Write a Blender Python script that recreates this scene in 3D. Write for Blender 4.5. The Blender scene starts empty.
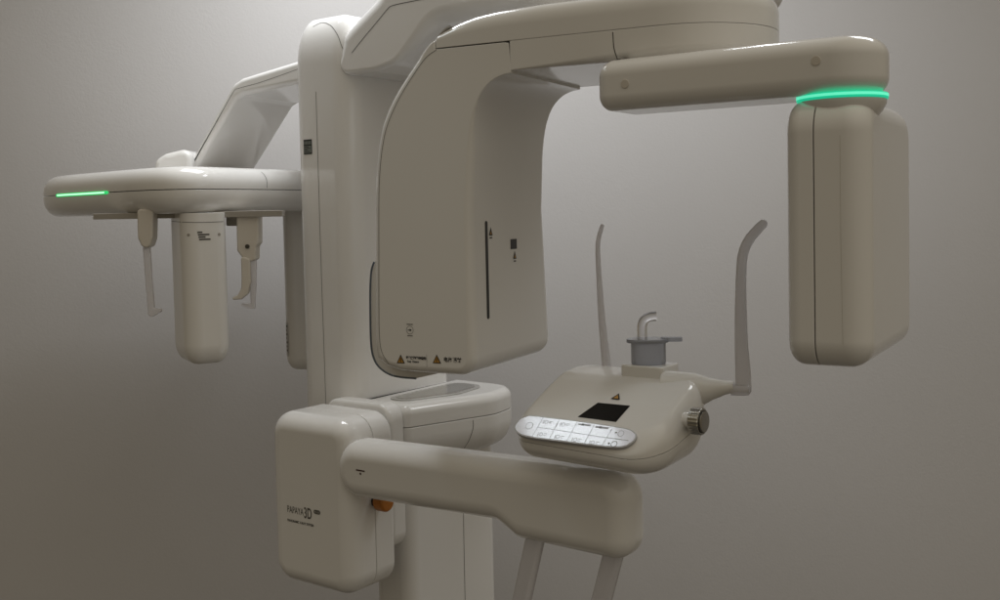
import bpy, bmesh, math, random
from mathutils import Vector, Matrix
from mathutils.bvhtree import BVHTree

random.seed(7)
S = bpy.context.scene
COL = S.collection

# ------------------------------------------------------------------ camera
FPX, EYE, PITCH, ROLL, PCX, PCY = 1050.0, 1.6, math.radians(2.5), 0.022, 500.0, 256.0
_fw = Vector((0, math.cos(PITCH), -math.sin(PITCH)))
_up0 = Vector((0, math.sin(PITCH), math.cos(PITCH)))
_r0 = Vector((1, 0, 0))
CR = _r0 * math.cos(ROLL) - _up0 * math.sin(ROLL)
CU = _r0 * math.sin(ROLL) + _up0 * math.cos(ROLL)
CAM = Vector((0, 0, EYE))

def ray(px, py):
    return (_fw + CR * ((px - PCX) / FPX) - CU * ((py - PCY) / FPX))

def at(px, py, Y):
    d = ray(px, py)
    return CAM + d * (Y / d.y)

def on_plane(px, py, o, n):
    d = ray(px, py)
    return CAM + d * ((o - CAM).dot(n) / d.dot(n))

def proj(p):
    d = Vector(p) - CAM
    k = d.dot(_fw)
    return (PCX + FPX * d.dot(CR) / k, PCY - FPX * d.dot(CU) / k)

cam = bpy.data.cameras.new('camera')
cam.sensor_width = 36.0
cam.lens = 36.0 * FPX / 1000.0
cam.shift_y = -(300.0 - PCY) / 1000.0
cam.clip_start, cam.clip_end = 0.05, 100
camo = bpy.data.objects.new('camera', cam)
COL.objects.link(camo)
camo.matrix_world = Matrix(((CR.x, CU.x, -_fw.x, CAM.x), (CR.y, CU.y, -_fw.y, CAM.y),
                            (CR.z, CU.z, -_fw.z, CAM.z), (0, 0, 0, 1)))
S.camera = camo

# ------------------------------------------------------------------ frames
class Frame:
    """horizontal frame: a runs right and towards the viewer, b runs right and away"""
    def __init__(s, x, y, yaw):
        t = math.radians(yaw)
        s.o = Vector((x, y, 0))
        s.a = Vector((math.cos(t), -math.sin(t), 0))
        s.b = Vector((math.sin(t), math.cos(t), 0))
    def p(s, a, b, z):
        return s.o + s.a * a + s.b * b + Vector((0, 0, z))
    def front(s, pts, b=0.0):           # picture point -> (a, z) on the upright plane b = const
        out = []
        for px, py in pts:
            q = on_plane(px, py, s.o + s.b * b, s.b) - s.o
            out.append((q.dot(s.a), q.z))
        return out

MF = Frame(0, 0, 36.5)                  # column, carriage, support arm
RF = Frame(-0.044, 1.655, 27.0)         # rotor and tube head
DF = Frame(0.420, 1.332, 33.0)          # detector arm
TF = Frame(0.368, 1.357, 31.0)          # detector
ROOT = MF.p(-1.50, 1.70, 0)

# ------------------------------------------------------------------ materials
def new_mat(name):
    m = bpy.data.materials.new(name)
    m.use_nodes = True
    return m, m.node_tree, m.node_tree.nodes['Principled BSDF']

def plastic(name, col, rough=0.28, bump=0.02, scale=350.0, coat=0.15, var=0.04):
    m, t, b = new_mat(name)
    tc = t.nodes.new('ShaderNodeTexCoord')
    n = t.nodes.new('ShaderNodeTexNoise'); n.inputs['Scale'].default_value = 3.5; n.inputs['Detail'].default_value = 5
    t.links.new(tc.outputs['Object'], n.inputs['Vector'])
    cr = t.nodes.new('ShaderNodeValToRGB')
    cr.color_ramp.elements[0].position, cr.color_ramp.elements[1].position = 0.3, 0.7
    cr.color_ramp.elements[0].color = (*[c * (1 - var) for c in col], 1)
    cr.color_ramp.elements[1].color = (*col, 1)
    t.links.new(n.outputs['Fac'], cr.inputs['Fac'])
    t.links.new(cr.outputs['Color'], b.inputs['Base Color'])
    mr = t.nodes.new('ShaderNodeMapRange')
    mr.inputs['To Min'].default_value, mr.inputs['To Max'].default_value = rough * 0.85, rough * 1.2
    n2 = t.nodes.new('ShaderNodeTexNoise'); n2.inputs['Scale'].default_value = 9; n2.inputs['Detail'].default_value = 6
    t.links.new(tc.outputs['Object'], n2.inputs['Vector'])
    t.links.new(n2.outputs['Fac'], mr.inputs['Value'])
    t.links.new(mr.outputs['Result'], b.inputs['Roughness'])
    if bump:
        n3 = t.nodes.new('ShaderNodeTexNoise'); n3.inputs['Scale'].default_value = scale
        t.links.new(tc.outputs['Object'], n3.inputs['Vector'])
        bp = t.nodes.new('ShaderNodeBump'); bp.inputs['Strength'].default_value = bump; bp.inputs['Distance'].default_value = 0.002
        t.links.new(n3.outputs['Fac'], bp.inputs['Height'])
        t.links.new(bp.outputs['Normal'], b.inputs['Normal'])
    b.inputs['Coat Weight'].default_value = coat
    b.inputs['Coat Roughness'].default_value = 0.07
    return m

def flat(name, col, rough=0.5, metal=0.0):
    m, t, b = new_mat(name)
    n = t.nodes.new('ShaderNodeTexNoise'); n.inputs['Scale'].default_value = 40
    mx = t.nodes.new('ShaderNodeMix'); mx.data_type = 'RGBA'
    mx.inputs[6].default_value = (*col, 1); mx.inputs[7].default_value = (*[c * 0.88 for c in col], 1)
    t.links.new(n.outputs['Fac'], mx.inputs[0])
    t.links.new(mx.outputs[2], b.inputs['Base Color'])
    b.inputs['Roughness'].default_value = rough
    b.inputs['Metallic'].default_value = metal
    return m

def glow(name, col, strength):
    m, t, b = new_mat(name)
    b.inputs['Base Color'].default_value = (*col, 1)
    b.inputs['Emission Color'].default_value = (*col, 1)
    b.inputs['Emission Strength'].default_value = strength
    return m

def clear(name, col, rough=0.1, trans=0.9, ior=1.45, alpha=1.0):
    m, t, b = new_mat(name)
    b.inputs['Base Color'].default_value = (*col, 1)
    b.inputs['Roughness'].default_value = rough
    b.inputs['Transmission Weight'].default_value = trans
    b.inputs['IOR'].default_value = ior
    b.inputs['Alpha'].default_value = alpha
    return m

WHITE = plastic('ivory_plastic', (0.80, 0.790, 0.775), 0.12, 0.004, var=0.012, coat=0.3)
SEAM = flat('seam_shadow_gap', (0.035, 0.03, 0.025), 0.7)
GREYP = plastic('warm_grey_plastic', (0.86, 0.85, 0.88), 0.35, 0.0)
GREYP.node_tree.nodes['Principled BSDF'].inputs['Transmission Weight'].default_value = 0.45
GREYP.node_tree.nodes['Principled BSDF'].inputs['IOR'].default_value = 1.25
GREYL = plastic('light_grey_plastic', (0.66, 0.62, 0.56), 0.35)
RAILM = plastic('rail_grey', (0.36, 0.335, 0.30), 0.4)
BLACK = flat('black_gloss', (0.006, 0.006, 0.007), 0.12)
FAINT = flat('faint_moulding_line', (0.66, 0.63, 0.58), 0.4)
INK = flat('black_ink', (0.012, 0.011, 0.010), 0.5)
INKGREY = flat('grey_ink', (0.10, 0.095, 0.085), 0.5)
INKBLUE = flat('grey_blue_ink', (0.55, 0.57, 0.66), 0.5)
INKSOFT = flat('soft_grey_ink', (0.22, 0.22, 0.24), 0.5)
INKBROWN = flat('red_brown_ink', (0.06, 0.018, 0.015), 0.5)
AMBER = flat('amber_print', (0.50, 0.27, 0.06), 0.5)
ORANGE = plastic('orange_plastic', (0.46, 0.16, 0.015), 0.4)
METAL = flat('knob_metal', (0.55, 0.54, 0.51), 0.18, 1.0)
DARKMETAL = flat('knob_dark_rim', (0.10, 0.095, 0.085), 0.3, 0.8)
KNOBCAP = flat('knob_cap', (0.40, 0.39, 0.37), 0.16, 0.9)
KEYW = plastic('white_key_film', (0.84, 0.85, 0.97), 0.20, 0.0, coat=0.5, var=0.0)
KEYG = plastic('silver_key_film', (0.50, 0.50, 0.52), 0.3, 0.0)
STICK = plastic('silver_sticker', (0.50, 0.49, 0.46), 0.35, 0.0)
PLATE = flat('dark_plate', (0.02, 0.025, 0.022), 0.4)
PLATEG = flat('plate_print', (0.20, 0.22, 0.20), 0.5)
GASKET = plastic('slate_blue_gasket', (0.12, 0.145, 0.18), 0.35, 0.0)
GREEN = glow('green_led', (0.012, 0.64, 0.35), 0.65)
CORE = glow('green_led_core', (0.14, 0.90, 0.58), 0.8)
GREEN2 = glow('green_led_bar', (0.03, 0.62, 0.16), 0.9)
CORE2 = glow('green_bar_core', (0.45, 1.0, 0.60), 1.2)
CUPM = clear('smoky_cup_plastic', (0.60, 0.63, 0.72), 0.22, 0.55)
TUBEM = clear('clear_bite_plastic', (0.96, 0.96, 0.97), 0.04, 1.0, 1.35)
GRIPM = plastic('grey_satin_grip', (0.86, 0.85, 0.88), 0.14, 0.0, coat=0.9)
GRIPM.node_tree.nodes['Principled BSDF'].inputs['Transmission Weight'].default_value = 0.5
GRIPM.node_tree.nodes['Principled BSDF'].inputs['IOR'].default_value = 1.3
INLAY = plastic('grey_tray_inlay', (0.40, 0.39, 0.37), 0.12, 0.0, coat=0.5)

def wall_mat():
    m, t, b = new_mat('painted_wall')
    tc = t.nodes.new('ShaderNodeTexCoord')
    n = t.nodes.new('ShaderNodeTexNoise'); n.inputs['Scale'].default_value = 1.3; n.inputs['Detail'].default_value = 6
    t.links.new(tc.outputs['Object'], n.inputs['Vector'])
    cr = t.nodes.new('ShaderNodeValToRGB')
    cr.color_ramp.elements[0].position, cr.color_ramp.elements[1].position = 0.35, 0.65
    cr.color_ramp.elements[0].color = (0.545, 0.530, 0.524, 1)
    cr.color_ramp.elements[1].color = (0.568, 0.552, 0.546, 1)
    t.links.new(n.outputs['Fac'], cr.inputs['Fac'])
    t.links.new(cr.outputs['Color'], b.inputs['Base Color'])
    b.inputs['Roughness'].default_value = 0.65
    n3 = t.nodes.new('ShaderNodeTexNoise'); n3.inputs['Scale'].default_value = 160; n3.inputs['Detail'].default_value = 3
    t.links.new(tc.outputs['Object'], n3.inputs['Vector'])
    bp = t.nodes.new('ShaderNodeBump'); bp.inputs['Strength'].default_value = 0.09; bp.inputs['Distance'].default_value = 0.004
    t.links.new(n3.outputs['Fac'], bp.inputs['Height'])
    t.links.new(bp.outputs['Normal'], b.inputs['Normal'])
    return m
WALLM = wall_mat()
FLOORM = plastic('vinyl_floor', (0.11, 0.10, 0.09), 0.4, 0.02, 60, 0.0)

# ------------------------------------------------------------------ geometry helpers
def round_poly(pts, rad, seg=8):
    """polygon with every corner rounded; rad is a number or one number per corner"""
    n = len(pts)
    rads = rad if isinstance(rad, (list, tuple)) else [rad] * n
    out = []
    for i in range(n):
        p, a, c = Vector(pts[i]), Vector(pts[i - 1]), Vector(pts[(i + 1) % n])
        r = rads[i]
        u, w = (a - p), (c - p)
        lu, lw = u.length, w.length
        u.normalize(); w.normalize()
        ang = u.angle(w)
        if r <= 1e-5 or ang > math.pi - 0.02:
            out.append(tuple(p)); continue
        d = min(r / math.tan(ang / 2), lu * 0.49, lw * 0.49)
        r = d * math.tan(ang / 2)
        t1, t2 = p + u * d, p + w * d
        cen = p + (u + w).normalized() * (r / math.sin(ang / 2))
        a1 = math.atan2(t1.y - cen.y, t1.x - cen.x)
        a2 = math.atan2(t2.y - cen.y, t2.x - cen.x)
        da = (a2 - a1 + math.pi) % (2 * math.pi) - math.pi
        k = max(2, int(seg * abs(da) / (math.pi / 2) + 0.5))
        for j in range(k + 1):
            th = a1 + da * j / k
            out.append((cen.x + r * math.cos(th), cen.y + r * math.sin(th)))
    return out

def smooth_curve(pts, n=6, closed=False):
    """Catmull-Rom through the points"""
    P = [Vector(p) for p in pts]
    out = []
    m = len(P)
    rng = range(m if closed else m - 1)
    for i in rng:
        p1, p2 = P[i], P[(i + 1) % m]
        p0 = P[i - 1] if (closed or i > 0) else p1 * 2 - p2
        p3 = P[(i + 2) % m] if (closed or i + 2 < m) else p2 * 2 - p1
        for j in range(n):
            t = j / n
            out.append(0.5 * ((2 * p1) + (p2 - p0) * t + (2 * p0 - 5 * p1 + 4 * p2 - p3) * t * t + (3 * p1 - p0 - 3 * p2 + p3) * t ** 3))
    if not closed: out.append(P[-1])
    return out

def offset_loop(pts, d, wts=None):
    n = len(pts)
    area = sum(pts[i][0] * pts[(i + 1) % n][1] - pts[(i + 1) % n][0] * pts[i][1] for i in range(n))
    sg = 1 if area > 0 else -1
    out = []
    for i in range(n):
        p0, p, p1 = Vector(pts[i - 1]), Vector(pts[i]), Vector(pts[(i + 1) % n])
        e0, e1 = (p - p0), (p1 - p)
        if e0.length < 1e-9: e0 = e1
        if e1.length < 1e-9: e1 = e0
        n0 = Vector((-e0.y, e0.x)).normalized() * sg
        n1 = Vector((-e1.y, e1.x)).normalized() * sg
        m = n0 + n1
        if m.length < 1e-6: m = n0
        m.normalize()
        c = max(0.5, m.dot(n0))
        q = p + m * (d * (wts[i] if wts else 1.0) / c)
        out.append((q.x, q.y))
    return out

def prism(bm, outline, fn, d0, d1, r0, r1, seg=6, q0=None, q1=None, mat=0, wts=None):
    """outline (2-D, closed) carried from depth d0 to d1, both rims rounded by r0 / r1; fn(x, y, d) -> world"""
    q0 = r0 if q0 is None else q0
    q1 = r1 if q1 is None else q1
    rings = []
    if r0 > 0:
        for k in range(seg + 1):
            t = math.pi / 2 * k / seg
            rings.append((r0 * (1 - math.sin(t)), d0 + q0 * (1 - math.cos(t)) * (1 if d1 > d0 else -1)))
    else: rings.append((0, d0))
    if r1 > 0:
        for k in range(seg, -1, -1):
            t = math.pi / 2 * k / seg
            rings.append((r1 * (1 - math.sin(t)), d1 - q1 * (1 - math.cos(t)) * (1 if d1 > d0 else -1)))
    else: rings.append((0, d1))
    loops = []
    for ins, d in rings:
        pts = offset_loop(outline, ins, wts) if ins > 1e-7 else outline
        end = d0 if abs(d - d0) < abs(d - d1) else d1
        loops.append([bm.verts.new(fn(x, y, end + (d - end) * (wts[i] if wts else 1.0))) for i, (x, y) in enumerate(pts)])
    n = len(outline)
    fs = []
    for A, B in zip(loops, loops[1:]):
        for i in range(n):
            fs.append(bm.faces.new((A[i], A[(i + 1) % n], B[(i + 1) % n], B[i])))
    fs.append(bm.faces.new(loops[0][::-1]))
    fs.append(bm.faces.new(loops[-1]))
    for f in fs: f.material_index = mat
    return fs

def tube(bm, path, rad, seg=14, mat=0, ell=None, ref=Vector((0, 0, 1))):
    """swept round (or elliptical) tube; rad number or list; ell = second radius list"""
    P = [Vector(p) for p in path]
    n = len(P)
    R = rad if isinstance(rad, (list, tuple)) else [rad] * n
    E = R if ell is None else (ell if isinstance(ell, (list, tuple)) else [ell] * n)
    loops = []
    u = None
    for i in range(n):
        t = (P[min(i + 1, n - 1)] - P[max(i - 1, 0)]).normalized()
        if u is None:
            u = ref - t * ref.dot(t)
            if u.length < 1e-3: u = Vector((1, 0, 0)) - t * t.x
        else: u = u - t * u.dot(t)
        u.normalize()
        w = t.cross(u)
        loops.append([bm.verts.new(P[i] + u * (R[i] * math.cos(2 * math.pi * k / seg)) + w * (E[i] * math.sin(2 * math.pi * k / seg))) for k in range(seg)])
    fs = []
    for A, B in zip(loops, loops[1:]):
        for k in range(seg):
            fs.append(bm.faces.new((A[k], A[(k + 1) % seg], B[(k + 1) % seg], B[k])))
    fs.append(bm.faces.new(loops[0][::-1])); fs.append(bm.faces.new(loops[-1]))
    for f in fs: f.material_index = mat
    return fs

def lathe(bm, cen, axis, prof, seg=40, mat=0, ref=Vector((0, 0, 1))):
    """profile [(radius, height)] turned about axis through cen"""
    ax = axis.normalized()
    u = ref - ax * ref.dot(ax)
    if u.length < 1e-3: u = Vector((1, 0, 0)) - ax * ax.x
    u.normalize(); w = ax.cross(u)
    loops = []
    for r, h in prof:
        loops.append([bm.verts.new(cen + ax * h + u * (r * math.cos(2 * math.pi * k / seg)) + w * (r * math.sin(2 * math.pi * k / seg))) for k in range(seg)])
    fs = []
    for A, B in zip(loops, loops[1:]):
        for k in range(seg):
            fs.append(bm.faces.new((A[k], A[(k + 1) % seg], B[(k + 1) % seg], B[k])))
    fs.append(bm.faces.new(loops[0][::-1])); fs.append(bm.faces.new(loops[-1]))
    for f in fs: f.material_index = mat
    return fs

def fillet_prof(r, h0, h1, e, seg=4):
    out = []
    for k in range(seg + 1):
        t = math.pi / 2 * k / seg
        out.append((r - e * (1 - math.sin(t)), h0 + e * (1 - math.cos(t))))
    for k in range(seg, -1, -1):
        t = math.pi / 2 * k / seg
        out.append((r - e * (1 - math.sin(t)), h1 - e * (1 - math.cos(t))))
    return out

def part(name, bm, mats, parent, label=None, angle=38, base=None):
    """link the bmesh as ONE object; vertices were laid in world space"""
    base = ROOT if base is None else base
    mats = mats if isinstance(mats, (list, tuple)) else [mats]
    bmesh.ops.remove_doubles(bm, verts=bm.verts, dist=1e-6)
    bmesh.ops.recalc_face_normals(bm, faces=bm.faces)
    for v in bm.verts: v.co -= base
    me = bpy.data.meshes.new(name)
    bm.to_mesh(me); bm.free()
    for m in mats: me.materials.append(m)
    me.shade_smooth()
    me.set_sharp_from_angle(angle=math.radians(angle))
    o = bpy.data.objects.new(name, me)
    COL.objects.link(o)
    if parent is not None: o.parent = parent
    else: o.location = base
    w = o.modifiers.new('weighted_normal', 'WEIGHTED_NORMAL'); w.keep_sharp = True; w.weight = 60
    if label: o['label'] = label
    return o

def bvh_of(o, base=None):
    base = ROOT if base is None else base
    bm = bmesh.new(); bm.from_mesh(o.data)
    for v in bm.verts: v.co += base
    t = BVHTree.FromBMesh(bm); bm.free()
    return t

def drape(o, line, step=0.006):
    """points of a line, seen on the surface of o: [(position, normal)]"""
    t = bvh_of(o)
    out = []
    for (x0, y0), (x1, y1) in zip(line, line[1:]):
        n = max(1, int(math.hypot(x1 - x0, y1 - y0) / 2.0))
        for k in range(n + (1 if (x1, y1) == line[-1] else 0)):
            s = k / n
            d = ray(x0 + (x1 - x0) * s, y0 + (y1 - y0) * s).normalized()
            h = t.ray_cast(CAM, d)
            if h[0] is not None:
                out.append((h[0], h[1] if h[1].dot(d) < 0 else -h[1]))
    return out

def strip(bm, pn, width, lift, mat=0, thick=0.0):
    """a band of the given real width lying on the surface points"""
    rows = []
    for i, (p, n) in enumerate(pn):
        t = (pn[min(i + 1, len(pn) - 1)][0] - pn[max(i - 1, 0)][0])
        if t.length < 1e-7: continue
        w = n.cross(t).normalized() * (width / 2)
        q = p + n * lift
        rows.append((bm.verts.new(q - w), bm.verts.new(q + w)))
    for (a, b), (c, d) in zip(rows, rows[1:]):
        if (a.co - c.co).length < 0.05:
            f = bm.faces.new((a, b, d, c)); f.material_index = mat

def engrave(o, lines, width=0.0013, mat=None, smooth=True, lift=0.0004):
    """parting lines in the skin of o: narrow dark gaps that belong to its own mesh"""
    bm = bmesh.new(); bm.from_mesh(o.data)
    idx = len(o.data.materials)
    o.data.materials.append(mat or SEAM)
    b2 = bmesh.new()
    for ln in lines:
        L = [tuple(p) for p in smooth_curve(ln, 5)] if (smooth and len(ln) > 2) else ln
        strip(b2, drape(o, L), width, lift, idx)
    for v in b2.verts: v.co -= ROOT
    tmp = bpy.data.meshes.new('tmp'); b2.to_mesh(tmp); b2.free()
    bm.from_mesh(tmp); bm.to_mesh(o.data); bm.free()
    bpy.data.meshes.remove(tmp)
    return o

def text_into(bm, s, fn, x, y, size, mat, align='LEFT', sx=1.0, bold=0.0, shear=0.0):
    """lettering as real faces; fn(x, y) -> world"""
    cu = bpy.data.curves.new('txt', 'FONT')
    cu.body = s; cu.size = size; cu.align_x = align; cu.offset = bold; cu.shear = shear
    cu.fill_mode = 'FRONT' if hasattr(cu, 'fill_mode') else cu.fill_mode
    ob = bpy.data.objects.new('txt', cu)
    COL.objects.link(ob)
    dg = bpy.context.evaluated_depsgraph_get()
    me = bpy.data.meshes.new_from_object(ob.evaluated_get(dg))
    b2 = bmesh.new(); b2.from_mesh(me)
    vm = [bm.verts.new(fn(x + v.co.x * sx, y + v.co.y)) for v in b2.verts]
    b2.verts.index_update()
    for f in b2.faces:
        try:
            g = bm.faces.new([vm[v.index] for v in f.verts]); g.material_index = mat
        except ValueError: pass
    b2.free()
    bpy.data.objects.remove(ob); bpy.data.curves.remove(cu); bpy.data.meshes.remove(me)

def poly_into(bm, pts, fn, mat):
    f = bm.faces.new([bm.verts.new(fn(x, y)) for x, y in pts]); f.material_index = mat

def ring_into(bm, cx, cy, r0, r1, fn, mat, n=24):
    A = [bm.verts.new(fn(cx + r0 * math.cos(6.28318 * k / n), cy + r0 * math.sin(6.28318 * k / n))) for k in range(n)]
    B = [bm.verts.new(fn(cx + r1 * math.cos(6.28318 * k / n), cy + r1 * math.sin(6.28318 * k / n))) for k in range(n)]
    for k in range(n):
        f = bm.faces.new((A[k], A[(k + 1) % n], B[(k + 1) % n], B[k])); f.material_index = mat

def dens(P, step=0.02):
    out = []
    for i in range(len(P)):
        a, b = Vector(P[i]), Vector(P[(i + 1) % len(P)])
        m = max(1, int((b - a).length / step))
        for k in range(m): out.append(tuple(a + (b - a) * (k / m)))
    return out
def rect(x0, y0, x1, y1): return [(x0, y0), (x1, y0), (x1, y1), (x0, y1)]
def NB(): return bmesh.new()
def planfn(F): return lambda x, y, d: F.p(x, y, d)
def facefn(F): return lambda x, y, d: F.p(x, d, y)

# ------------------------------------------------------------------ the setting
def slab(name, verts, mat):
    bm = NB()
    bm.faces.new([bm.verts.new(v) for v in verts])
    me = bpy.data.meshes.new(name); bm.to_mesh(me); bm.free()
    me.materials.append(mat)
    o = bpy.data.objects.new(name, me); COL.objects.link(o)
    o['kind'] = 'structure'
    return o
WY = 2.86
slab('wall', [(-4, WY, 0), (4, WY, 0), (4, WY, 3.0), (-4, WY, 3.0)], WALLM)
slab('floor', [(-4, -1.5, 0), (4, -1.5, 0), (4, WY, 0), (-4, WY, 0)], FLOORM)

# ------------------------------------------------------------------ the machine
root = bpy.data.objects.new('dental_xray_machine', None)
COL.objects.link(root)
root.location = ROOT
root.empty_display_size = 0.2
root['label'] = 'ivory panoramic dental x-ray machine with green light strips, standing against the plain wall'
root['category'] = 'x-ray machine'

# column (the sliding upper part) ---------------------------------
bm = NB()
prism(bm, round_poly(rect(-1.694, 1.548, -1.523, 1.872), 0.045, 10), planfn(MF), 1.02, 2.014, 0.01, 0.044, 10, q1=0.10)
column = part('column', bm, WHITE, root)
engrave(column, [[(316, 92), (318, 160), (321, 260), (326, 404)]], 0.001)
engrave(column, [[(313, 27), (322, 23), (331, 26), (338, 36), (343, 49), (351, 55)]], 0.0012)
bm = NB()
T = bvh_of(column)
def sticker(o, px, py, w, h, up=Vector((0, 0, 1)), roll=0.0, horiz=None, lift=0.0006):
    """local sheet on the skin of o at a seen spot -> fn(x, y), x to the right, y up (metres)"""
    d = ray(px, py).normalized()
    hit = bvh_of(o).ray_cast(CAM, d)
    p, n = hit[0], hit[1]
    if n.dot(d) > 0: n = -n
    y = (up - n * up.dot(n)).normalized()
    x = y.cross(n).normalized()
    return lambda a, b: p + n * lift + x * a + y * b
fn = sticker(column, 308, 147, 0, 0)
poly_into(bm, rect(-0.0125, -0.0155, 0.0125, 0.0155), fn, 0)
fn2 = sticker(column, 308, 147, 0, 0, lift=0.0009)
for k in range(5): poly_into(bm, rect(-0.0105 + k * 0.0044, 0.005, -0.0072 + k * 0.0044, 0.012), fn2, 1)
poly_into(bm, rect(-0.011, -0.0125, 0.0105, 0.002), fn2, 1)
fn3 = sticker(column, 308, 147, 0, 0, lift=0.0012)
for k in range(4): poly_into(bm, rect(-0.009, -0.001 - k * 0.0032, (0.003, 0.008, 0.0, 0.006)[k], 0.0006 - k * 0.0032), fn3, 0)
part('rating_plate', bm, [PLATE, PLATEG], column, label='small dark plate with grey print')

# fixed lower column ----------------------------------------------
bm = NB()
prism(bm, round_poly(rect(-1.507, 1.566, -1.40, 1.862), 0.03, 8), planfn(MF), 0.0, 1.12, 0.0, 0.01)
pedestal = part('pedestal', bm, WHITE, root)
engrave(pedestal, [[(463, 452), (463.5, 520), (465, 600)]], 0.0013)

# tray head over the pedestal -------------------------------------
tray_out = round_poly([(-1.535, 1.563), (-1.400, 1.563), (-1.331, 1.77), (-1.350, 1.885), (-1.535, 1.89)], [0.01, 0.02, 0.09, 0.085, 0.02], 12)
bm = NB(); prism(bm, tray_out, planfn(MF), 1.1675, 1.212, 0.0015, 0.020, 8)
tray = part('accessory_tray', bm, WHITE, root)
bm = NB(); prism(bm, tray_out, planfn(MF), 1.086, 1.1663, 0.05, 0.0015, 10, q0=0.06)
tb = part('tray_housing', bm, WHITE, tray)
engrave(tb, [[(473, 420), (473, 428), (469, 440), (464, 448)]], 0.0012)
inl = round_poly([(-1.49, 1.60), (-1.435, 1.60), (-1.39, 1.72), (-1.40, 1.835), (-1.49, 1.835)], [0.03, 0.03, 0.05, 0.05, 0.03], 10)
bm = NB(); prism(bm, inl, planfn(MF), 1.2105, 1.2145, 0.0, 0.002, 3)
prism(bm, offset_loop(inl, 0.012), planfn(MF), 1.2144, 1.2152, 0.0, 0.0, 3, mat=1)
part('tray_inlay', bm, [INLAY, METAL], tray)

# carriage ---------------------------------------------------------
bm = NB()
prof = round_poly(rect(-1.620, 0.868, -1.395, 1.209), 0.045, 10)
prism(bm, prof, facefn(MF), 1.394, 1.4615, 0.034, 0.0015, 10)
carriage = part('support_carriage', bm, WHITE, root)
bm = NB(); prism(bm, prof, facefn(MF), 1.4632, 1.520, 0.0015, 0.012, 8)
part('rear_cover', bm, WHITE, carriage)
bm = NB(); prism(bm, round_poly(rect(-1.590, 0.926, -1.404, 1.219), 0.035, 10), facefn(MF), 1.5222, 1.562, 0.008, 0.006, 5)
part('mounting_plate', bm, WHITE, carriage)
# lettering on the carriage
bm = NB()
q = MF.front([(287, 507)], 1.3934)[0]
fnl = lambda x, y: MF.p(q[0] + x, 1.3934, q[1] + y)
text_into(bm, 'PAPAYA', fnl, 0.0, -0.0095, 0.0195, 0, sx=0.66)
text_into(bm, '3D', fnl, 0.0475, -0.0135, 0.030, 0, sx=0.60, bold=0.0004)
poly_into(bm, round_poly(rect(0.0755, -0.001, 0.0935, 0.007), 0.0038, 4), fnl, 0)
fnl2 = lambda x, y: MF.p(q[0] + x, 1.3930, q[1] + y)
text_into(bm, 'PLUS', fnl2, 0.0845, 0.0007, 0.0062, 1, 'CENTER', sx=1.05)
text_into(bm, 'PANORAMIC X-RAY SYSTEM', fnl, 0.0, -0.0275, 0.0068, 0, sx=0.86, bold=0.0002)
part('lettering', bm, [INKGREY, STICK], carriage)
# emergency button
bm = NB()
lathe(bm, MF.p(-1.396, 1.464, 1.046), MF.a, fillet_prof(0.0185, 0.008, 0.034, 0.005), 32)
lathe(bm, MF.p(-1.396, 1.464, 1.046), MF.a, [(0.013, -0.004), (0.013, 0.009)], 24, 1)
part('emergency_button', bm, [ORANGE, INK], carriage)

# support arm ------------------------------------------------------
ap = [(-1.425, 1.066), (-1.052, 1.077), (-1.010, 1.053), (-0.795, 1.050), (-0.795, 1.190), (-1.425, 1.175)]
ar = [0.052, 0.03, 0.034, 0.036, 0.045, 0.052]
bm = NB(); prism(bm, round_poly(ap, ar, 12), facefn(MF), 1.380, 1.462, 0.034, 0.034, 12)
arm = part('support_arm', bm, WHITE, root)
bm = NB()
fn = sticker(arm, 360.5, 470.5, 0, 0)
poly_into(bm, rect(-0.011, -0.0012, 0.011, 0.0014), fn, 0)
ring_into(bm, 0.0, -0.0058, 0.0, 0.0022, fn, 0, 12)
part('height_mark', bm, INKBROWN, arm)

# hand grips under the arm
for (x0, y0, x1, y1, v) in ((535, 540, 521, 604, 1.415), (613, 556, 599, 610, 1.425)):
    pa = on_plane(x0, y0, MF.p(0, v, 0), MF.b); pb = on_plane(x1, y1, MF.p(0, v, 0), MF.b)
    d = (pb - pa)
    bm = NB()
    prism(bm, round_poly(rect(-0.0175, -0.010, 0.0175, 0.010), 0.0085, 6),
          (lambda x, y, t, pa=pa, d=d: pa + d * t + MF.a * x + MF.b * y), -0.35, 3.2, 0.0, 0.006, 4, q1=0.05)
    part('hand_grip', bm, GRIPM, root)

# control console --------------------------------------------------
co = round_poly([(-0.968, 1.322), (-0.705, 1.308), (-0.690, 1.435), (-0.715, 1.500), (-0.935, 1.500), (-0.955, 1.44)],
                [0.034, 0.060, 0.05, 0.045, 0.045, 0.05], 12)
co = dens(co, 0.005)
def zseam(v): return 1.243 + 0.30 * (v - 1.33)
ZP = [(1.29, 1.2300), (1.31, 1.2505), (1.328, 1.2690), (1.34, 1.279), (1.36, 1.2915), (1.38, 1.3035), (1.40, 1.3145), (1.42, 1.3255), (1.44, 1.334), (1.46, 1.339), (1.48, 1.341), (1.50, 1.341), (1.52, 1.339)]
def ztop(v):
    for (x0, z0), (x1, z1) in zip(ZP, ZP[1:]):
        if v <= x1: return z0 + (z1 - z0) * (v - x0) / (x1 - x0)
    return ZP[-1][1]
def ztopmap(x, y, d):
    v = y
    return MF.p(x, y, zseam(v) + (ztop(v) - zseam(v)) * d)
bm = NB(); prism(bm, co, ztopmap, 0.0, 1.0, 0.0, 0.022, 10, q1=0.75)
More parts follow.
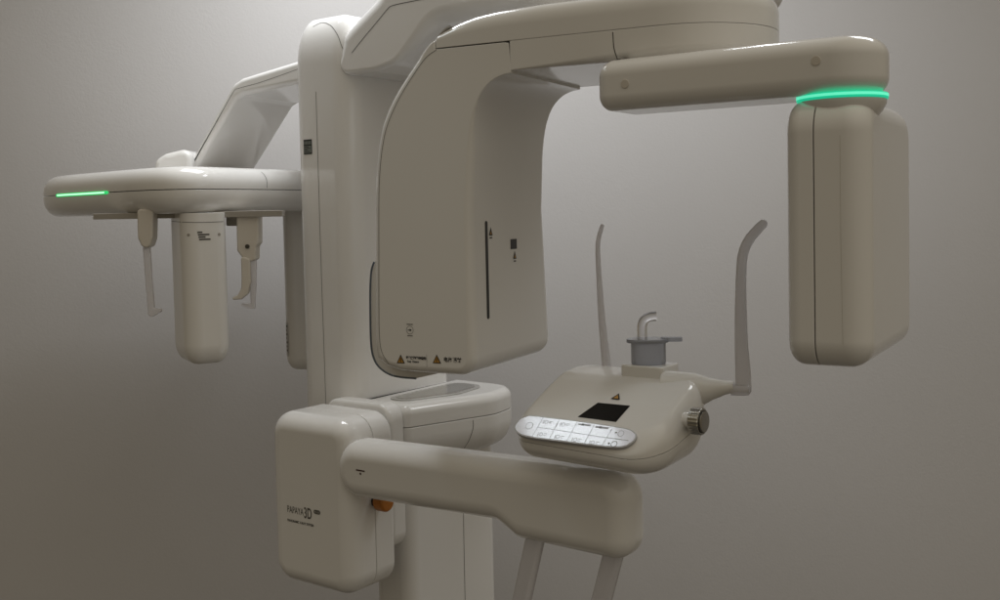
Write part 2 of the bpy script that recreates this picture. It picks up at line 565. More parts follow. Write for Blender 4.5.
# the lid follows the curved profile: cross rows on its own flat copy, then lifted on the curve
for f in list(bm.faces):
    if len(f.verts) > 30 and f.calc_center_median().z > 1.29: bm.faces.remove(f)
lid = NB()
lid.faces.new([lid.verts.new((x, y, 0)) for x, y in offset_loop(co, 0.022)])
bmesh.ops.triangulate(lid, faces=lid.faces[:])
for k in range(1, 40):
    bmesh.ops.bisect_plane(lid, geom=list(lid.verts) + list(lid.edges) + list(lid.faces), plane_co=(0, 1.325 + k * 0.0045, 0), plane_no=(0, 1, 0))
vm = {v: bm.verts.new(MF.p(v.co.x, v.co.y, ztop(v.co.y))) for v in lid.verts}
for f in lid.faces: bm.faces.new([vm[v] for v in f.verts])
lid.free()
console = part('control_console', bm, WHITE, root)
bm = NB()
prism(bm, co, lambda x, y, d: MF.p(x, y, zseam(y) - 0.0012 - (0.036 + 0.20 * (y - 1.33)) * d), 0.0, 1.0, 0.0, 0.045, 10, q1=0.95)
part('console_base', bm, WHITE, console)

# horn carrying the right temple support
bm = NB()
tube(bm, [MF.p(-0.76, 1.455, 1.312), MF.p(-0.71, 1.462, 1.318), MF.p(-0.690, 1.466, 1.321), MF.p(-0.668, 1.470, 1.3245), MF.p(-0.655, 1.472, 1.3265)],
     [0.034, 0.026, 0.017, 0.0105, 0.0085], 20, ell=[0.03, 0.022, 0.016, 0.011, 0.009])
horn = part('support_horn', bm, WHITE, console)

# display and keypad
NT = Vector((0, 0, 0))
vt = 1.375
o_ = MF.p(-0.8, 1.365, ztop(1.365))
sl = math.atan(0.62)
TY = (MF.b * math.cos(sl) + Vector((0, 0, math.sin(sl))))
TN = (Vector((0, 0, math.cos(sl))) - MF.b * math.sin(sl))
def tilt(pts):
    out = []
    for px, py in pts:
        p = on_plane(px, py, o_, TN) - o_
        out.append((p.dot(MF.a), p.dot(TY)))
    return out
def tfn(x, y, d): return o_ + MF.a * x + TY * y + TN * d
bm = NB()
prism(bm, tilt([(598, 403), (630, 406), (616, 422), (578, 417)]), tfn, -0.001, 0.0012, 0.0, 0.0005, 2)
part('display', bm, BLACK, console)
bm = NB()
t3 = tilt([(617, 397)])[0]
def tf2(x, y): return tfn(x + t3[0], y + t3[1], 0.0008)
poly_into(bm, [(-0.008, -0.006), (0.008, -0.006), (0, 0.008)], tf2, 0)
poly_into(bm, [(-0.0045, -0.0042), (0.0045, -0.0042), (0, 0.004)], lambda x, y: tfn(x + t3[0], y + t3[1], 0.0011), 1)
part('warning_label', bm, [INK, AMBER], console)

# the keypad lies on the steeper front lip
o_ = MF.p(-0.8, 1.318, ztop(1.318))
sl = math.atan(1.0)
TY = (MF.b * math.cos(sl) + Vector((0, 0, math.sin(sl))))
TN = (Vector((0, 0, math.cos(sl))) - MF.b * math.sin(sl))
kp = tilt([(515, 430), (519, 421), (528, 416), (540, 416.5), (580, 421.5), (620, 427.5), (632, 430.5), (637, 436), (633, 443), (622, 448), (600, 447), (560, 442), (525, 437)])
kx = [p[0] for p in kp]; ky = [p[1] for p in kp]
KX0, KX1, KY0, KY1 = min(kx), max(kx), min(ky), max(ky)
bm = NB()
kout = [tuple(p) for p in smooth_curve(kp, 5, closed=True)]
prism(bm, kout, tfn, -0.004, 0.0016, 0.0, 0.001, 3, mat=1)
prism(bm, offset_loop(kout, 0.0022), tfn, 0.0015, 0.0022, 0.0, 0.0, 2, mat=0)
top = tilt([(544, 418.0), (560, 420.5), (577.6, 423), (595, 425.5), (613, 429)])
bot = tilt([(533, 437), (550, 439.5), (567, 442.5), (584, 445.5), (602, 447)])
def k0(x, y): return tfn(x, y, 0.0025)
def line2(p, q, w, m):
    d = Vector((q[0] - p[0], q[1] - p[1])).normalized(); n = Vector((-d.y, d.x)) * (w / 2)
    poly_into(bm, [(p[0] - n.x, p[1] - n.y), (q[0] - n.x, q[1] - n.y), (q[0] + n.x, q[1] + n.y), (p[0] + n.x, p[1] + n.y)], k0, m)
for a, b in zip(top, bot): line2(a, b, 0.0008, 2)
mid = [((a[0] + b[0]) / 2, (a[1] + b[1]) / 2 - 0.001) for a, b in zip(top, bot)]
line2(mid[0], mid[-1], 0.0007, 2)
rt = tilt([(634, 438)])[0]
line2(mid[-1], (rt[0] - 0.006, mid[-1][1]), 0.0008, 3)
ring_into(bm, (top[0][0] + bot[0][0]) / 2 - 0.016, mid[0][1] + 0.001, 0.0058, 0.0066, k0, 2)
for dx in (0.010, 0.0105):
    line2((mid[-1][0] + dx, mid[-1][1] + 0.0105), (mid[-1][0] + dx + 0.003, mid[-1][1] + 0.0105), 0.0022, 3)
ring_into(bm, mid[-1][0] + 0.020, mid[-1][1] + 0.010, 0.0042, 0.0052, k0, 2)
ring_into(bm, mid[-1][0] + 0.016, mid[-1][1] - 0.009, 0.0042, 0.0052, k0, 3)
line2((mid[-1][0] + 0.006, mid[-1][1] - 0.009), (mid[-1][0] + 0.009, mid[-1][1] - 0.009), 0.003, 3)
for i in range(4):
    cx = (mid[i][0] + mid[i + 1][0]) / 2
    for r in (0, 1):
        cy = mid[i][1] + (0.011 if r == 0 else -0.0115)
        if i >= 2 and r == 0:
            line2((cx - 0.010, cy + 0.005), (cx + 0.012, cy + 0.005), 0.0028, 2)
            line2((cx - 0.004, cy + 0.005), (cx + 0.000, cy + 0.005), 0.0034, 3)
        else:
            ring_into(bm, cx - 0.004, cy, 0.0026, 0.0034, k0, 2, 16)
            line2((cx + 0.001, cy + 0.002), (cx + 0.007, cy + 0.002), 0.0009, 2)
            line2((cx + 0.001, cy - 0.001), (cx + 0.005, cy - 0.001), 0.0009, 2)
            line2((cx - 0.009, cy - 0.004), (cx - 0.009, cy + 0.003), 0.0009, 2)
part('keypad', bm, [KEYW, KEYG, INKBLUE, INKSOFT], console)


# side knob
bm = NB()
kc = at(692.5, 420.5, 1.530)
n = 22
kn = []
for k in range(n * 4):
    t = 2 * math.pi * k / (n * 4)
    kn.append(((0.0200 - (0.0006 if k % 4 < 2 else 0)) * math.cos(t), (0.0200 - (0.0006 if k % 4 < 2 else 0)) * math.sin(t)))
prism(bm, kn, lambda x, y, d: kc + MF.a * d + MF.b * x + Vector((0, 0, y)), 0.0, 0.017, 0.0015, 0.002, 3, mat=0)
lathe(bm, kc, MF.a, [(0.0170, 0.0169), (0.0170, 0.0182), (0.0155, 0.0186)], 40, 1)
lathe(bm, kc, MF.a, [(0.0158, 0.0184), (0.0158, 0.0196), (0.0145, 0.0202), (0.005, 0.0202)], 40, 2)
lathe(bm, kc, MF.a, [(0.0115, -0.030), (0.0115, 0.001)], 20, 3)
part('side_knob', bm, [METAL, DARKMETAL, KNOBCAP, WHITE], console, angle=30)

# chin rest socket
bm = NB()
prism(bm, round_poly(rect(-0.834, 1.440, -0.760, 1.500), 0.006, 5), planfn(MF), 1.300, 1.3520, 0.0, 0.003, 4)
part('chin_rest_socket', bm, WHITE, console)

# temple supports
XF = Frame(0, 1.57, 0)
def traced(name, pts, Y, d0, d1, r, mat, parent, rad=0.004, seg=4, sm=False, label=None, yaw=0.0, ref=None):
    F = Frame(0, Y, 0)
    if yaw:
        c = at(*ref, Y); F = Frame(c.x, c.y, yaw)
    P = F.front(pts)
    P = [tuple(p) for p in smooth_curve(P, 6, closed=True)] if sm else round_poly(P, rad, 6)
    bm = NB(); prism(bm, P, facefn(F), d0, d1, r, r, seg)
    return part(name, bm, mat, parent, label)
def blade(name, cl, Y, parent, ell, mat):
    """blade support: centre line with half widths"""
    pts = [at(x, y, Y) for x, y, w in cl]
    pts = smooth_curve(pts, 6)
    ws = smooth_curve([Vector((w, 0, 0)) for x, y, w in cl], 6)
    k = Y / FPX
    ws = [w.x * k for w in ws]
    # round the free end
    d = (pts[-1] - pts[-2]).normalized(); w = ws[-1]
    for j in range(1, 5):
        t = math.pi / 2 * j / 4.2
        pts.append(pts[len(pts) - 1] + d * (w * (math.sin(t) - math.sin(math.pi / 2 * (j - 1) / 4.2)))); ws.append(w * math.cos(t))
    bm = NB()
    tube(bm, pts, ws, 16, ell=[min(ell, x) for x in ws], ref=Vector((1, 0, 0)))
    return part(name, bm, mat, parent)
ts = blade('temple_support', [(743.5, 392, 8.2), (743.0, 372, 7.8), (741.5, 345, 6.8), (740.8, 310, 6.0), (741.2, 275, 5.3), (743, 254, 5.2), (749, 240, 5.2), (757, 230, 5.0), (763, 224, 4.6)], 1.57, root, 0.0045, GREYP)
bm = NB()
p0, p1 = at(731, 389.5, 1.575), at(747.5, 390.0, 1.568)
tube(bm, [p0, p0 + (p1 - p0) * 0.9, p0 + (p1 - p0) * 1.1, p0 + (p1 - p0) * 1.2], [0.0088, 0.0088, 0.0078, 0.004], 18)
part('support_foot', bm, GREYP, ts)
ts2 = blade('temple_support', [(609.5, 385, 4.6), (606.5, 364, 4.6), (602, 320, 3.6), (599.2, 280, 2.8), (597.8, 250, 2.4), (598.4, 240, 2.3), (600.6, 231, 2.2), (602.2, 226, 1.9)], 1.72, root, 0.006, GREYP)

# ------------------------------------------------------------------ overhead arm
oa = [(-1.552, 1.882), (-1.552, 1.965), (-1.520, 1.988), (-1.447, 2.032), (-1.36, 2.118), (-0.735, 2.118), (-0.70, 2.09), (-0.70, 1.932), (-1.02, 1.932), (-1.10, 1.957), (-1.285, 1.957), (-1.395, 1.892), (-1.45, 1.882)]
orad = [0.03, 0.04, 0.04, 0.06, 0.05, 0.045, 0.045, 0.045, 0.03, 0.03, 0.06, 0.08, 0.05]
bm = NB(); op = round_poly(oa, orad, 10)
def sst(x): x = min(1, max(0, x)); return x * x * (3 - 2 * x)
prism(bm, op, facefn(MF), 1.5515, 1.83, 0.034, 0.03, 8, wts=[0.3 + 0.7 * sst((z - 1.89) / 0.06) for u, z in op])
over = part('overhead_arm', bm, WHITE, root)
engrave(over, [[(352, 53), (363, 39), (378, 21), (387, 10), (391, 6.5), (400, 4), (425, -1)]], 0.0014)
bm = NB()
lathe(bm, RF.p(0.31, 0.138, 1.905), Vector((0, 0, 1)), [(0.10, 0.0), (0.10, 0.03)], 40)
part('rotation_bearing', bm, SEAM, over)

# ------------------------------------------------------------------ rotor arm
def hubout(a0, ra, inset=0.0):
    cx, cy, r = 0.312, 0.138, 0.138 - inset
    pts = [(a0, cy - r), (cx, cy - r)]
    for k in range(1, 24):
        t = -math.pi / 2 + math.pi * k / 24
        pts.append((cx + r * math.cos(t), cy + r * math.sin(t)))
    pts += [(cx, cy + r), (a0, cy + r)]
    rads = [ra] + [0] * (len(pts) - 2) + [ra]
    return round_poly(pts, rads, 8)
ZT = [(-0.2, 1.878), (-0.064, 1.880), (-0.045, 1.889), (-0.02, 1.898), (0.01, 1.905), (0.05, 1.909), (0.12, 1.912), (0.6, 1.914)]
def rtop(a):
    for (x0, z0), (x1, z1) in zip(ZT, ZT[1:]):
        if a <= x1: return z0 + (z1 - z0) * (a - x0) / (x1 - x0)
    return ZT[-1][1]
ZS = 1.8585
hl0 = RF.front([(434.5, 39.5)])[0][0]
bm = NB()
cvo = dens(hubout(hl0 + 0.0012, 0.003), 0.012)
prism(bm, cvo, lambda x, y, d: RF.p(x, y, ZS + 0.0005 + (rtop(x) - ZS - 0.0005) * d), 0.0, 1.0, 0.0008, 0.024, 10, q0=0.02, q1=0.55)
rotor = part('rotor_arm', bm, WHITE, root)
bm = NB()
ho = hubout(0.0735, 0.002)
prism(bm, ho, planfn(RF), 1.8135, ZS, 0.016, 0.0012, 8, wts=[(0.08 if a < 0.09 else 1.0) for a, b in ho])
rl = part('rotor_underside', bm, WHITE, rotor)
engrave(rl, [[(612, 21), (613, 35), (614, 48), (617, 58), (619, 62)]], 0.0013)

# ------------------------------------------------------------------ tube head
hp = [(434.5, 39.5), (427.5, 46), (418, 57), (402.5, 79.5), (390.5, 100), (381, 123), (376.5, 145), (374, 170), (373, 198), (373, 240), (373, 300), (373, 340)]
hl = [tuple(p) for p in smooth_curve(RF.front(hp), 4)]
bl = RF.front([(375, 358), (386, 371), (402, 374.5)])
br = RF.front([(474, 376)])[0]
ff = [tuple(p) for p in smooth_curve(RF.front([(472.5, 150), (473, 126), (475, 110), (480, 95), (489, 83), (500, 76), (511, 73)]), 4)]
tp = RF.front([(511, 60), (503, 43.5)])
zb = 1.337
head_out = hl + [(bl[0][0], bl[0][1]), (bl[1][0], zb + 0.007), (bl[2][0] - 0.004, zb + 0.001), (bl[2][0] + 0.03, zb)] + [(br[0] - 0.030 + 0.030 * math.sin(k * math.pi / 20), zb + 0.030 - 0.030 * math.cos(k * math.pi / 20)) for k in range(11)] + [(br[0], 1.42), (br[0], 1.50), (br[0], 1.60)] + ff + [(0.0715, 1.856), (RF.front([(503, 43.5)])[0][0], 1.8572), (0.0, 1.8572), (-0.03, 1.8572), (hl[0][0] + 0.0004, 1.8572)]
bm = NB()
hw = []
for (a, z) in head_out:
    if a > hl[0][0] + 0.0002 and z > 1.67: hw.append(1.0 - 0.92 * sst((z - 1.67) / 0.12))
    elif z > 1.75 and a > -0.14: hw.append(0.08 + 0.92 * sst(math.hypot(a - hl[0][0], z - 1.857) / 0.045))
    else: hw.append(1.0)
prism(bm, head_out, lambda x, y, d: RF.p(x, d * (1 + 0.125 * min(1, max(0, (1.78 - y) / 0.42))), y), 0.0, 0.2775, 0.0135, 0.029, 10, wts=hw)
head = part('tube_head', bm, WHITE, root)
engrave(head, [[(436.5, 50), (425, 59), (408.5, 83), (396.5, 104), (387, 127), (382.5, 148), (380, 172), (379, 200), (379, 250), (379, 300), (379.5, 335), (382, 352), (389, 364)]], 0.0008)
# exit slot, sensor window and prints on the face towards the patient
aplane = RF.p(br[0], 0, 0)
def aface(px, py):
    p = on_plane(px, py, aplane, RF.a) - RF.o
    return (p.dot(RF.b), p.z)
s0, s1 = aface(485.2, 221), aface(489, 319)
bm = NB()
sc_ = (s0[0] + s1[0]) / 2
prism(bm, round_poly(rect(sc_ - 0.0042, s1[1], sc_ + 0.0042, s0[1]), 0.0041, 6), lambda x, y, d: RF.p(br[0] + d, x, y), -0.002, 0.0008, 0.0, 0.0004, 2)
part('exit_slot', bm, BLACK, head)
w0 = aface(513.5, 244)
bm = NB()
prism(bm, rect(w0[0] - 0.0115, w0[1] - 0.0085, w0[0] + 0.0115, w0[1] + 0.0085), lambda x, y, d: RF.p(br[0] + d, x, y), -0.001, 0.0007, 0, 0, 2)
part('sensor_window', bm, BLACK, head)
for (px, py) in ((490.5, 232), (514.5, 255.5)):
    c = aface(px, py)
    f0 = lambda x, y, c=c: RF.p(br[0] + 0.0006, c[0] + x, c[1] + y)
    f1 = lambda x, y, c=c: RF.p(br[0] + 0.0009, c[0] + x, c[1] + y)
    bm = NB()
    poly_into(bm, [(-0.0062, -0.0058), (0.0062, -0.0058), (0, 0.008)], f0, 0)
    poly_into(bm, [(-0.0025, -0.004), (0.0025, -0.004), (0, 0.002)], f1, 1)
    poly_into(bm, rect(-0.0045, -0.0105, 0.0045, -0.0085), f0, 0)
    part('warning_label', bm, [INK, AMBER], head)
# stickers low on the front face
def hface(px, py): return RF.front([(px, py)])[0]
for (px, py, mode) in ((401, 362, 0), (437, 362, 1)):
    c = hface(px, py)
    f0 = lambda x, y, c=c: RF.p(c[0] + x, -0.0006, c[1] + y)
    f1 = lambda x, y, c=c: RF.p(c[0] + x, -0.0010, c[1] + y)
    f2 = lambda x, y, c=c: RF.p(c[0] + x, -0.0014, c[1] + y)
    bm = NB()
    poly_into(bm, [(-0.0078, -0.002), (0.0078, -0.002), (0, 0.0125)], f0, 0)
    poly_into(bm, [(-0.0056, -0.0008), (0.0056, -0.0008), (0, 0.0095)], f1, 1)
    poly_into(bm, rect(-0.0007, 0.002, 0.0007, 0.0068), f2, 0)
    poly_into(bm, rect(-0.0007, 0.0002, 0.0007, 0.0014), f2, 0)
    if mode == 0:
        text_into(bm, '设备运行时请勿靠近!', f0, 0.0105, 0.0064, 0.0049, 0, sx=0.84, bold=0.0003)
        text_into(bm, 'Keep  Distance', f0, 0.0125, 0.0004, 0.0050, 0, sx=0.72, bold=0.00012)
        poly_into(bm, rect(0.0495, -0.006, 0.0499, 0.015), f0, 3)
    else:
        text_into(bm, '电离辐射', f0, 0.0125, 0.0018, 0.0086, 0, sx=0.96, bold=0.0002)
    part('warning_label', bm, [INK, AMBER, STICK2 if False else WHITE, INKGREY], head)
c = hface(410, 330)
f0 = lambda x, y: RF.p(c[0] + x, -0.0006, c[1] + y)
bm = NB()
ring_into(bm, 0, 0, 0.0062, 0.0068, f0, 1)
poly_into(bm, [(-0.004, -0.0006), (0.0, -0.0006), (0.0, -0.0024), (0.0034, 0.0), (0.0, 0.0024), (0.0, 0.0006), (-0.004, 0.0006)], f0, 0)
poly_into(bm, rect(-0.006, 0.0088, 0.006, 0.0100), f0, 1); poly_into(bm, rect(-0.005, -0.0098, 0.005, -0.0086), f0, 1)
part('rotation_mark', bm, [INK, INKGREY], head)
# slate gasket of the rear shell
bm = NB()
gp = [(374, 262), (371.5, 270), (370.3, 285), (370.2, 310), (370.8, 340), (373, 356), (379, 367), (390, 374.5), (402, 377.3), (416, 378.4)]
gpts = [RF.p(a, 0.035, z) for a, z in RF.front(gp, 0.035)]
tube(bm, smooth_curve(gpts, 6), 0.0016, 10)
part('rear_gasket', bm, GASKET, head)
# rear shell inside the gasket
gi = [RF.front(gp, 0.035)[k] for k in range(len(gp))]
gs = [tuple(p) for p in smooth_curve(gi, 4)]
gs = gs + [(gs[-1][0] + 0.08, gs[-1][1] + 0.02), (gs[-1][0] + 0.08, gs[0][1]), (gs[0][0] + 0.02, gs[0][1] + 0.01)]
bm = NB(); prism(bm, gs, facefn(RF), 0.036, 0.20, 0.0, 0.0)
part('rear_shell', bm, WHITE, head)
# ------------------------------------------------------------------ detector arm
def dout(a0, r):
    pts = [(a0, 0.0), (0.0, 0.0)]
    for k in range(1, 20):
        t = -math.pi / 2 + math.pi * k / 20
        pts.append((r * math.cos(t), r + r * math.sin(t)))
    pts += [(0.0, 2 * r), (a0, 2 * r)]
    return round_poly(pts, [0.02] + [0] * (len(pts) - 2) + [0.02], 8)
bm = NB(); prism(bm, dens(dout(-0.333, 0.0585), 0.02), planfn(DF), 1.7385, 1.8125, 0.019, 0.030, 10, q0=0.022, q1=0.026)
darm = part('detector_arm', bm, WHITE, root)
for (px, py) in ((625, 84), (816, 61)):
    fn = sticker(darm, px, py, 0, 0)
    p, nx, ny = fn(0, 0), fn(1, 0) - fn(0, 0), fn(0, 1) - fn(0, 0)
    bm = NB(); lathe(bm, p - nx.cross(ny) * 0.001, nx.cross(ny), [(0.0062, 0), (0.0062, 0.0012), (0.0055, 0.0016)], 24)
    part('screw_cap', bm, GREYL, darm)
CC = DF.p(0, 0.0585, 0)
bm = NB(); lathe(bm, CC + Vector((0, 0, 1.7322)), Vector((0, 0, 1)), fillet_prof(0.0574, 0.0, 0.0080, 0.0015), 64)
lathe(bm, CC + Vector((0, 0, 1.7330)), Vector((0, 0, 1)), [(0.0560, 0.0018), (0.0577, 0.0024), (0.0577, 0.0056), (0.0560, 0.0062)], 64, 1)
part('light_ring', bm, [GREEN, CORE], darm)
bm = NB(); lathe(bm, CC + Vector((0, 0, 1.7050)), Vector((0, 0, 1)), [(0.040, 0), (0.050, 0.012), (0.0555, 0.022), (0.0555, 0.0279)], 64)
part('neck', bm, WHITE, darm)
lathe_top = 1.7365

# ------------------------------------------------------------------ detector
dr = round_poly(rect(0, 0, 0.1035, 0.285), [0.026, 0.026, 0.03, 0.03], 10)
def split_out(x0, x1, left):
    return None
bm = NB(); prism(bm, round_poly(rect(0, 0, 0.0375, 0.285), [0.028, 0.001, 0.001, 0.03], 10), lambda x, y, d: TF.p(x, y, d), 1.402, 1.722, 0.012, 0.012, 6)
bm.free()
def facey(F): return lambda x, y, d: F.p(d, x, y)
dprof = round_poly(rect(0, 1.388, 0.305, 1.735), [0.036, 0.036, 0.05, 0.045], 12)
bm = NB(); prism(bm, dprof, facey(TF), 0.0, 0.0372, 0.020, 0.0012, 10)
det = part('detector', bm, WHITE, root)
bm = NB(); prism(bm, dprof, facey(TF), 0.0386, 0.1055, 0.0012, 0.031, 12)
d2 = part('detector_cover', bm, WHITE, det)
engrave(d2, [[(840, 135), (841, 240), (843, 345)]], 0.0005, FAINT)

# ------------------------------------------------------------------ cephalometric arm
fr = [(43.0, 2.49), (49, 2.425), (62, 2.36), (82, 2.29), (110, 2.20), (140, 2.125), (170, 2.095), (205, 2.12), (240, 2.20), (275, 2.30), (305, 2.38), (335, 2.45)]
bk = [(335, 2.68), (300, 2.68), (255, 2.66), (205, 2.64), (150, 2.63), (100, 2.63), (65, 2.61), (49, 2.57)]
out2 = [(at(px, 190, Y).x, Y) for px, Y in fr + bk]
cout = [tuple(p) for p in smooth_curve(out2, 6, closed=True)]
wfn = lambda x, y, d: Vector((x, y, d))
ZC = 1.655
bm = NB(); prism(bm, cout, wfn, ZC + 0.0008, 1.702, 0.001, 0.034, 10, q1=0.040)
ceph = part('cephalometric_arm', bm, WHITE, root)
bm = NB(); prism(bm, cout, wfn, ZC - 0.0008, 1.607, 0.001, 0.034, 10, q1=0.040)
part('arm_underside', bm, WHITE, ceph)
engrave(ceph, [[(261, 172), (264, 175), (266.5, 180), (267, 188)]], 0.0014)
bm = NB()
fcurve = smooth_curve([Vector((at(px, 190, Y).x, Y, 0)) for px, Y in fr], 12)
lp = []
for p in fcurve:
    q = Vector((p.x, p.y, ZC))
    x, y = proj(q)
    if 57 <= x <= 108.5: lp.append(q + Vector((0.1, -0.995, 0)) * 0.0005)
tube(bm, lp, 0.0034, 10, ell=0.0026)
tube(bm, [p + Vector((-0.5, -0.866, 0)) * 0.0022 for p in lp[1:-1]], 0.0017, 10, ell=0.0014, mat=1)
part('light_bar', bm, [GREEN2, CORE2], ceph)
# strut
c = at(239, 95, 2.37)
SF = Frame(c.x, c.y, 23.6)
sp = SF.front([(178, 184), (186, 168), (213, 118), (232, 84), (241, 78), (262, 71.5), (335, 49), (335, 76), (242, 95), (236, 99), (196, 166), (186, 184)])
bm = NB(); prism(bm, round_poly(sp, [0, 0, 0.02, 0.03, 0.03, 0.02, 0, 0, 0.006, 0.006, 0.01, 0], 8), facefn(SF), 0.0, 0.225, 0.012, 0.012, 8)
strut = part('arm_strut', bm, WHITE, ceph)
engrave(strut, [[(193, 164), (215, 125), (233, 93), (239, 88.5), (262, 82), (303, 67.5)]], 0.0009)
traced('rear_block', [(153, 174), (154, 160), (164, 153.5), (192, 147), (192, 174)], 2.40, 0.0, 0.12, 0.014, WHITE, ceph, rad=0.022)
# rail and head holder hung under the arm
traced('slide_rail', [(93, 213.8), (282, 210.2), (282, 216.6), (93, 219.6)], 2.16, 0.0, 0.03, 0.001, RAILM, ceph, rad=0.001)
def hung(name, pts, Y, d0, d1, r, mat, parent, **k): return traced(name, pts, Y, d0, d1, r, mat, parent, **k)
er = hung('ear_rod_holder', [(136.5, 209), (153, 209), (152.5, 238), (150, 246), (146, 248.5), (141, 246), (137.5, 238)], 2.13, 0.0, 0.035, 0.004, GREYL, root, rad=0.008)
hung('ear_rod', [(142.5, 246), (149.5, 246), (151.5, 280), (154, 309), (160.5, 308.5), (161.5, 311.5), (151, 317.5), (148, 315), (145, 280)], 2.14, 0.0, 0.010, 0.002, GREYP, er, rad=0.003)
no = hung('nose_rest_holder', [(236, 216), (239, 212.5), (258.5, 212), (258.5, 243), (256, 246.5), (255.5, 260), (250, 262), (243, 259), (236.8, 251)], 2.17, 0.0, 0.04, 0.004, GREYL, root, rad=0.006)
hung('ear_rod', [(249.5, 256), (256, 244), (256, 280), (254.5, 309), (249, 309), (241, 306), (241.5, 304), (250.5, 303.5), (249.8, 280)], 2.175, 0.0, 0.010, 0.002, GREYP, no, rad=0.003)
hung('nose_piece', [(240.5, 256), (249.5, 259), (250.5, 282), (247.5, 294), (241, 299.5), (232.5, 300), (232, 297.5), (237.5, 295), (241, 288), (241.2, 275)], 2.165, 0.0, 0.018, 0.003, GREYL, no, rad=0.005)
bm = NB()
pc = at(247.5, 246.5, 2.17)
lathe(bm, pc, Vector((0, -1, 0)), [(0.0045, 0), (0.0045, 0.003), (0.0035, 0.004)], 20)
part('pin', bm, DARKMETAL, no)
traced('rail_clamp', [(226, 213.5), (244, 213), (244, 226), (226, 226)], 2.20, 0.0, 0.03, 0.002, RAILM, ceph, rad=0.004)

# image sensor hung on the arm
c = at(185.5, 290, 2.10)
KF = Frame(c.x, c.y, -30)
bm = NB()
prism(bm, round_poly(rect(0, 0, 0.0905, 0.135), [0.034, 0.026, 0.026, 0.034], 10), planfn(KF), 1.299, 1.6075, 0.0255, 0.001, 12, q0=0.040)
sens = part('image_sensor', bm, WHITE, root)
engrave(sens, [[(170, 221), (180, 222), (200, 222.5), (229, 221.5)]], 0.001)
fn = sticker(sens, 204, 237, 0, 0)
bm = NB()
for k, (a, b_) in enumerate(((-0.013, -0.003), (-0.012, 0.011), (-0.011, 0.003), (-0.010, 0.013))):
    poly_into(bm, rect(a, 0.008 - k * 0.0048, b_, 0.0112 - k * 0.0048), fn, 0)
part('lettering', bm, INKGREY, sens)
for px, py in ((188.5, 235), (219, 234.5)):
    fn = sticker(sens, px, py, 0, 0)
    bm = NB(); ring_into(bm, 0, 0, 0.0, 0.0032, fn, 0, 16)
    part('screw_cap', bm, RAILM, sens)
# collimator box beside the column
c = at(281, 300, 2.44)
QF = Frame(c.x, c.y, 8)
bm = NB()
prism(bm, round_poly(rect(0, 0, 0.12, 0.12), [0.035, 0.035, 0.02, 0.02], 10), planfn(QF), 1.236, 1.612, 0.024, 0.005, 10, q0=0.03)
colli = part('collimator_box', bm, WHITE, root)
fn = sticker(colli, 287.5, 339, 0, 0)
bm = NB()
poly_into(bm, round_poly(rect(-0.0065, -0.040, 0.0065, 0.040), 0.004, 5), fn, 0)
fn1 = sticker(colli, 287.5, 339, 0, 0, lift=0.0010)
for k, w in enumerate((0.008, 0.004, 0.007, 0.003, 0.008, 0.005, 0.007)):
    poly_into(bm, rect(-0.004, 0.028 - k * 0.0095, -0.004 + w, 0.0325 - k * 0.0095), fn1, 1)
part('rating_plate', bm, [STICK, INKGREY], colli)

# ------------------------------------------------------------------ chin cup with bite piece (lifts out of the socket)
cb = MF.p(-0.798, 1.468, 1.3520)
cup = bpy.data.objects.new('chin_cup', None); COL.objects.link(cup)
cup.location = cb; cup.empty_display_size = 0.05
cup['label'] = 'smoky grey plastic chin cup holding a clear bent bite tube, on the console socket'
cup['category'] = 'chin rest'
bm = NB()
kid = []
for k in range(48):
    t = 2 * math.pi * k / 48
    r = 0.0275 - 0.0035 * math.exp(-((math.sin(t) + 1) / 0.12))
    kid.append((cb.x + 1.0 * r * math.cos(t), cb.y + 0.82 * r * math.sin(t)))
prism(bm, kid, wfn, cb.z + 0.0002, cb.z + 0.034, 0.002, 0.001, 4)
part('cup_body', bm, CUPM, cup, base=cb)
bm = NB()
fl = []
for k in range(40):
    t = 2 * math.pi * k / 40
    fl.append((cb.x - 0.001 + 0.0335 * math.cos(t), cb.y + 0.024 * math.sin(t)))
prism(bm, fl, wfn, cb.z + 0.034, cb.z + 0.0400, 0.001, 0.001, 3)
prism(bm, round_poly([(cb.x + 0.02, cb.y - 0.012), (cb.x + 0.052, cb.y - 0.016), (cb.x + 0.052, cb.y - 0.004), (cb.x + 0.02, cb.y + 0.006)], 0.004, 5), wfn, cb.z + 0.0355, cb.z + 0.0425, 0.001, 0.001, 3)
part('flange', bm, CUPM, cup, base=cb)
bm = NB()
zz = [(-0.010, 0.0402), (-0.010, 0.055), (-0.0095, 0.062), (-0.006, 0.070), (0.002, 0.0745), (0.013, 0.0757)]
path = smooth_curve([Vector((cb.x + x, cb.y - 0.004, cb.z + z)) for x, z in zz], 6)
tube(bm, path, 0.0078, 18)
for f in list(bm.faces):
    if len(f.verts) > 4: bm.faces.remove(f)
tube(bm, path, 0.0058, 18)
for f in list(bm.faces):
    if len(f.verts) > 4: bm.faces.remove(f)
part('bite_tube', bm, TUBEM, cup, base=cb)

# ------------------------------------------------------------------ light
W = bpy.data.worlds.new('World'); S.world = W
W.use_nodes = True
bg = W.node_tree.nodes['Background']
wt = W.node_tree
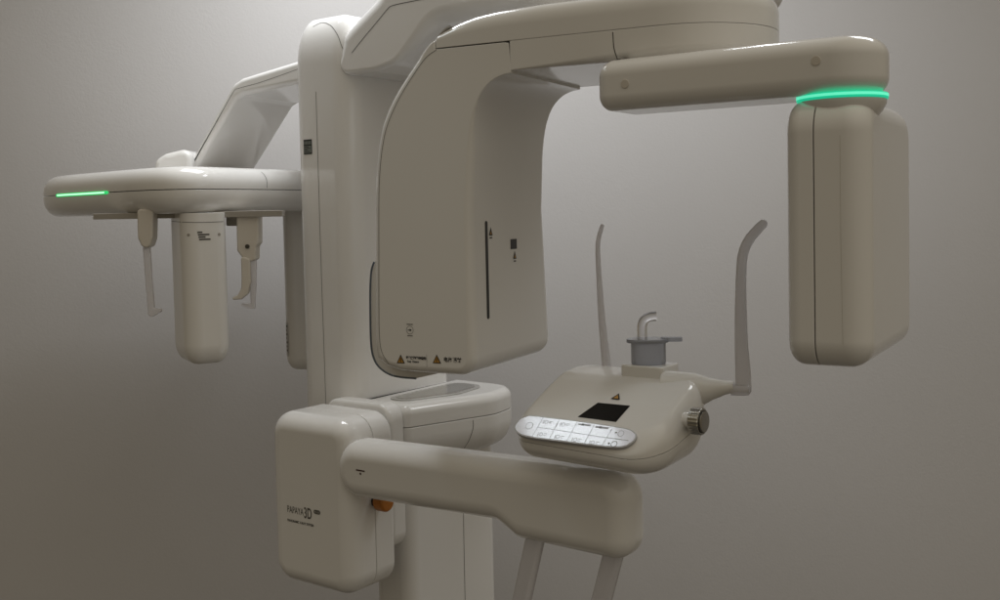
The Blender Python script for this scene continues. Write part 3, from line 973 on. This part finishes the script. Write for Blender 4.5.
# the dim room behind the viewer: warm walls, a paler ceiling, little from below
tc = wt.nodes.new('ShaderNodeTexCoord')
dp = wt.nodes.new('ShaderNodeVectorMath'); dp.operation = 'DOT_PRODUCT'
dp.inputs[1].default_value = Vector((0.28, -0.30, 0.88)).normalized()
wt.links.new(tc.outputs['Generated'], dp.inputs[0])
mr = wt.nodes.new('ShaderNodeMapRange')
mr.inputs['From Min'].default_value, mr.inputs['From Max'].default_value = -0.5, 1.0
wt.links.new(dp.outputs['Value'], mr.inputs['Value'])
sr = wt.nodes.new('ShaderNodeValToRGB')
st = [(0.0, 0.012), (0.45, 0.168), (0.75, 0.325), (1.0, 0.70)]
while len(sr.color_ramp.elements) < len(st): sr.color_ramp.elements.new(0.5)
for e, (p_, v_) in zip(sr.color_ramp.elements, st):
    e.position = p_; e.color = (v_, v_, v_, 1)
wt.links.new(mr.outputs['Result'], sr.inputs['Fac'])
wt.links.new(sr.outputs['Color'], bg.inputs['Strength'])
cr = wt.nodes.new('ShaderNodeValToRGB')
cr.color_ramp.elements[0].position, cr.color_ramp.elements[1].position = 0.05, 0.75
cr.color_ramp.elements[0].color = (1.0, 0.81, 0.52, 1)
cr.color_ramp.elements[1].color = (1.0, 0.915, 0.76, 1)
wt.links.new(dp.outputs['Value'], cr.inputs['Fac'])
wt.links.new(cr.outputs['Color'], bg.inputs['Color'])

def area(name, loc, tgt, sx, sy, power, col):
    l = bpy.data.lights.new(name, 'AREA'); l.shape = 'RECTANGLE'; l.size, l.size_y = sx, sy
    l.energy = power; l.color = col
    o = bpy.data.objects.new(name, l); COL.objects.link(o)
    o.location = loc
    o.rotation_euler = (Vector(tgt) - Vector(loc)).to_track_quat('-Z', 'Y').to_euler()
    return o
area('ceiling_lamp', (-0.42, 2.28, 2.58), (-0.42, 2.28, 0), 0.55, 0.36, 9.0, (0.93, 0.965, 1.0))
area('ceiling_lamp', (0.98, 1.98, 2.58), (0.98, 1.98, 0), 0.40, 0.40, 3.2, (0.93, 0.965, 1.0))
area('ceiling_lamp', (0.34, 2.24, 2.58), (0.34, 2.24, 0), 0.30, 0.30, 4.6, (0.93, 0.965, 1.0))
spot = area('ceiling_lamp', (-0.80, 1.77, 2.60), (0.12, 1.54, 1.26), 0.25, 0.25, 0.075, (0.86, 0.95, 1.0))
spot.data.spread = math.radians(34)

S.view_settings.view_transform = 'Standard'
S.view_settings.look = 'None'
S.view_settings.exposure = 0.0
S.view_settings.gamma = 1.0
S.cycles.max_bounces = 10
S.cycles.transmission_bounces = 10
S.cycles.use_denoising = True
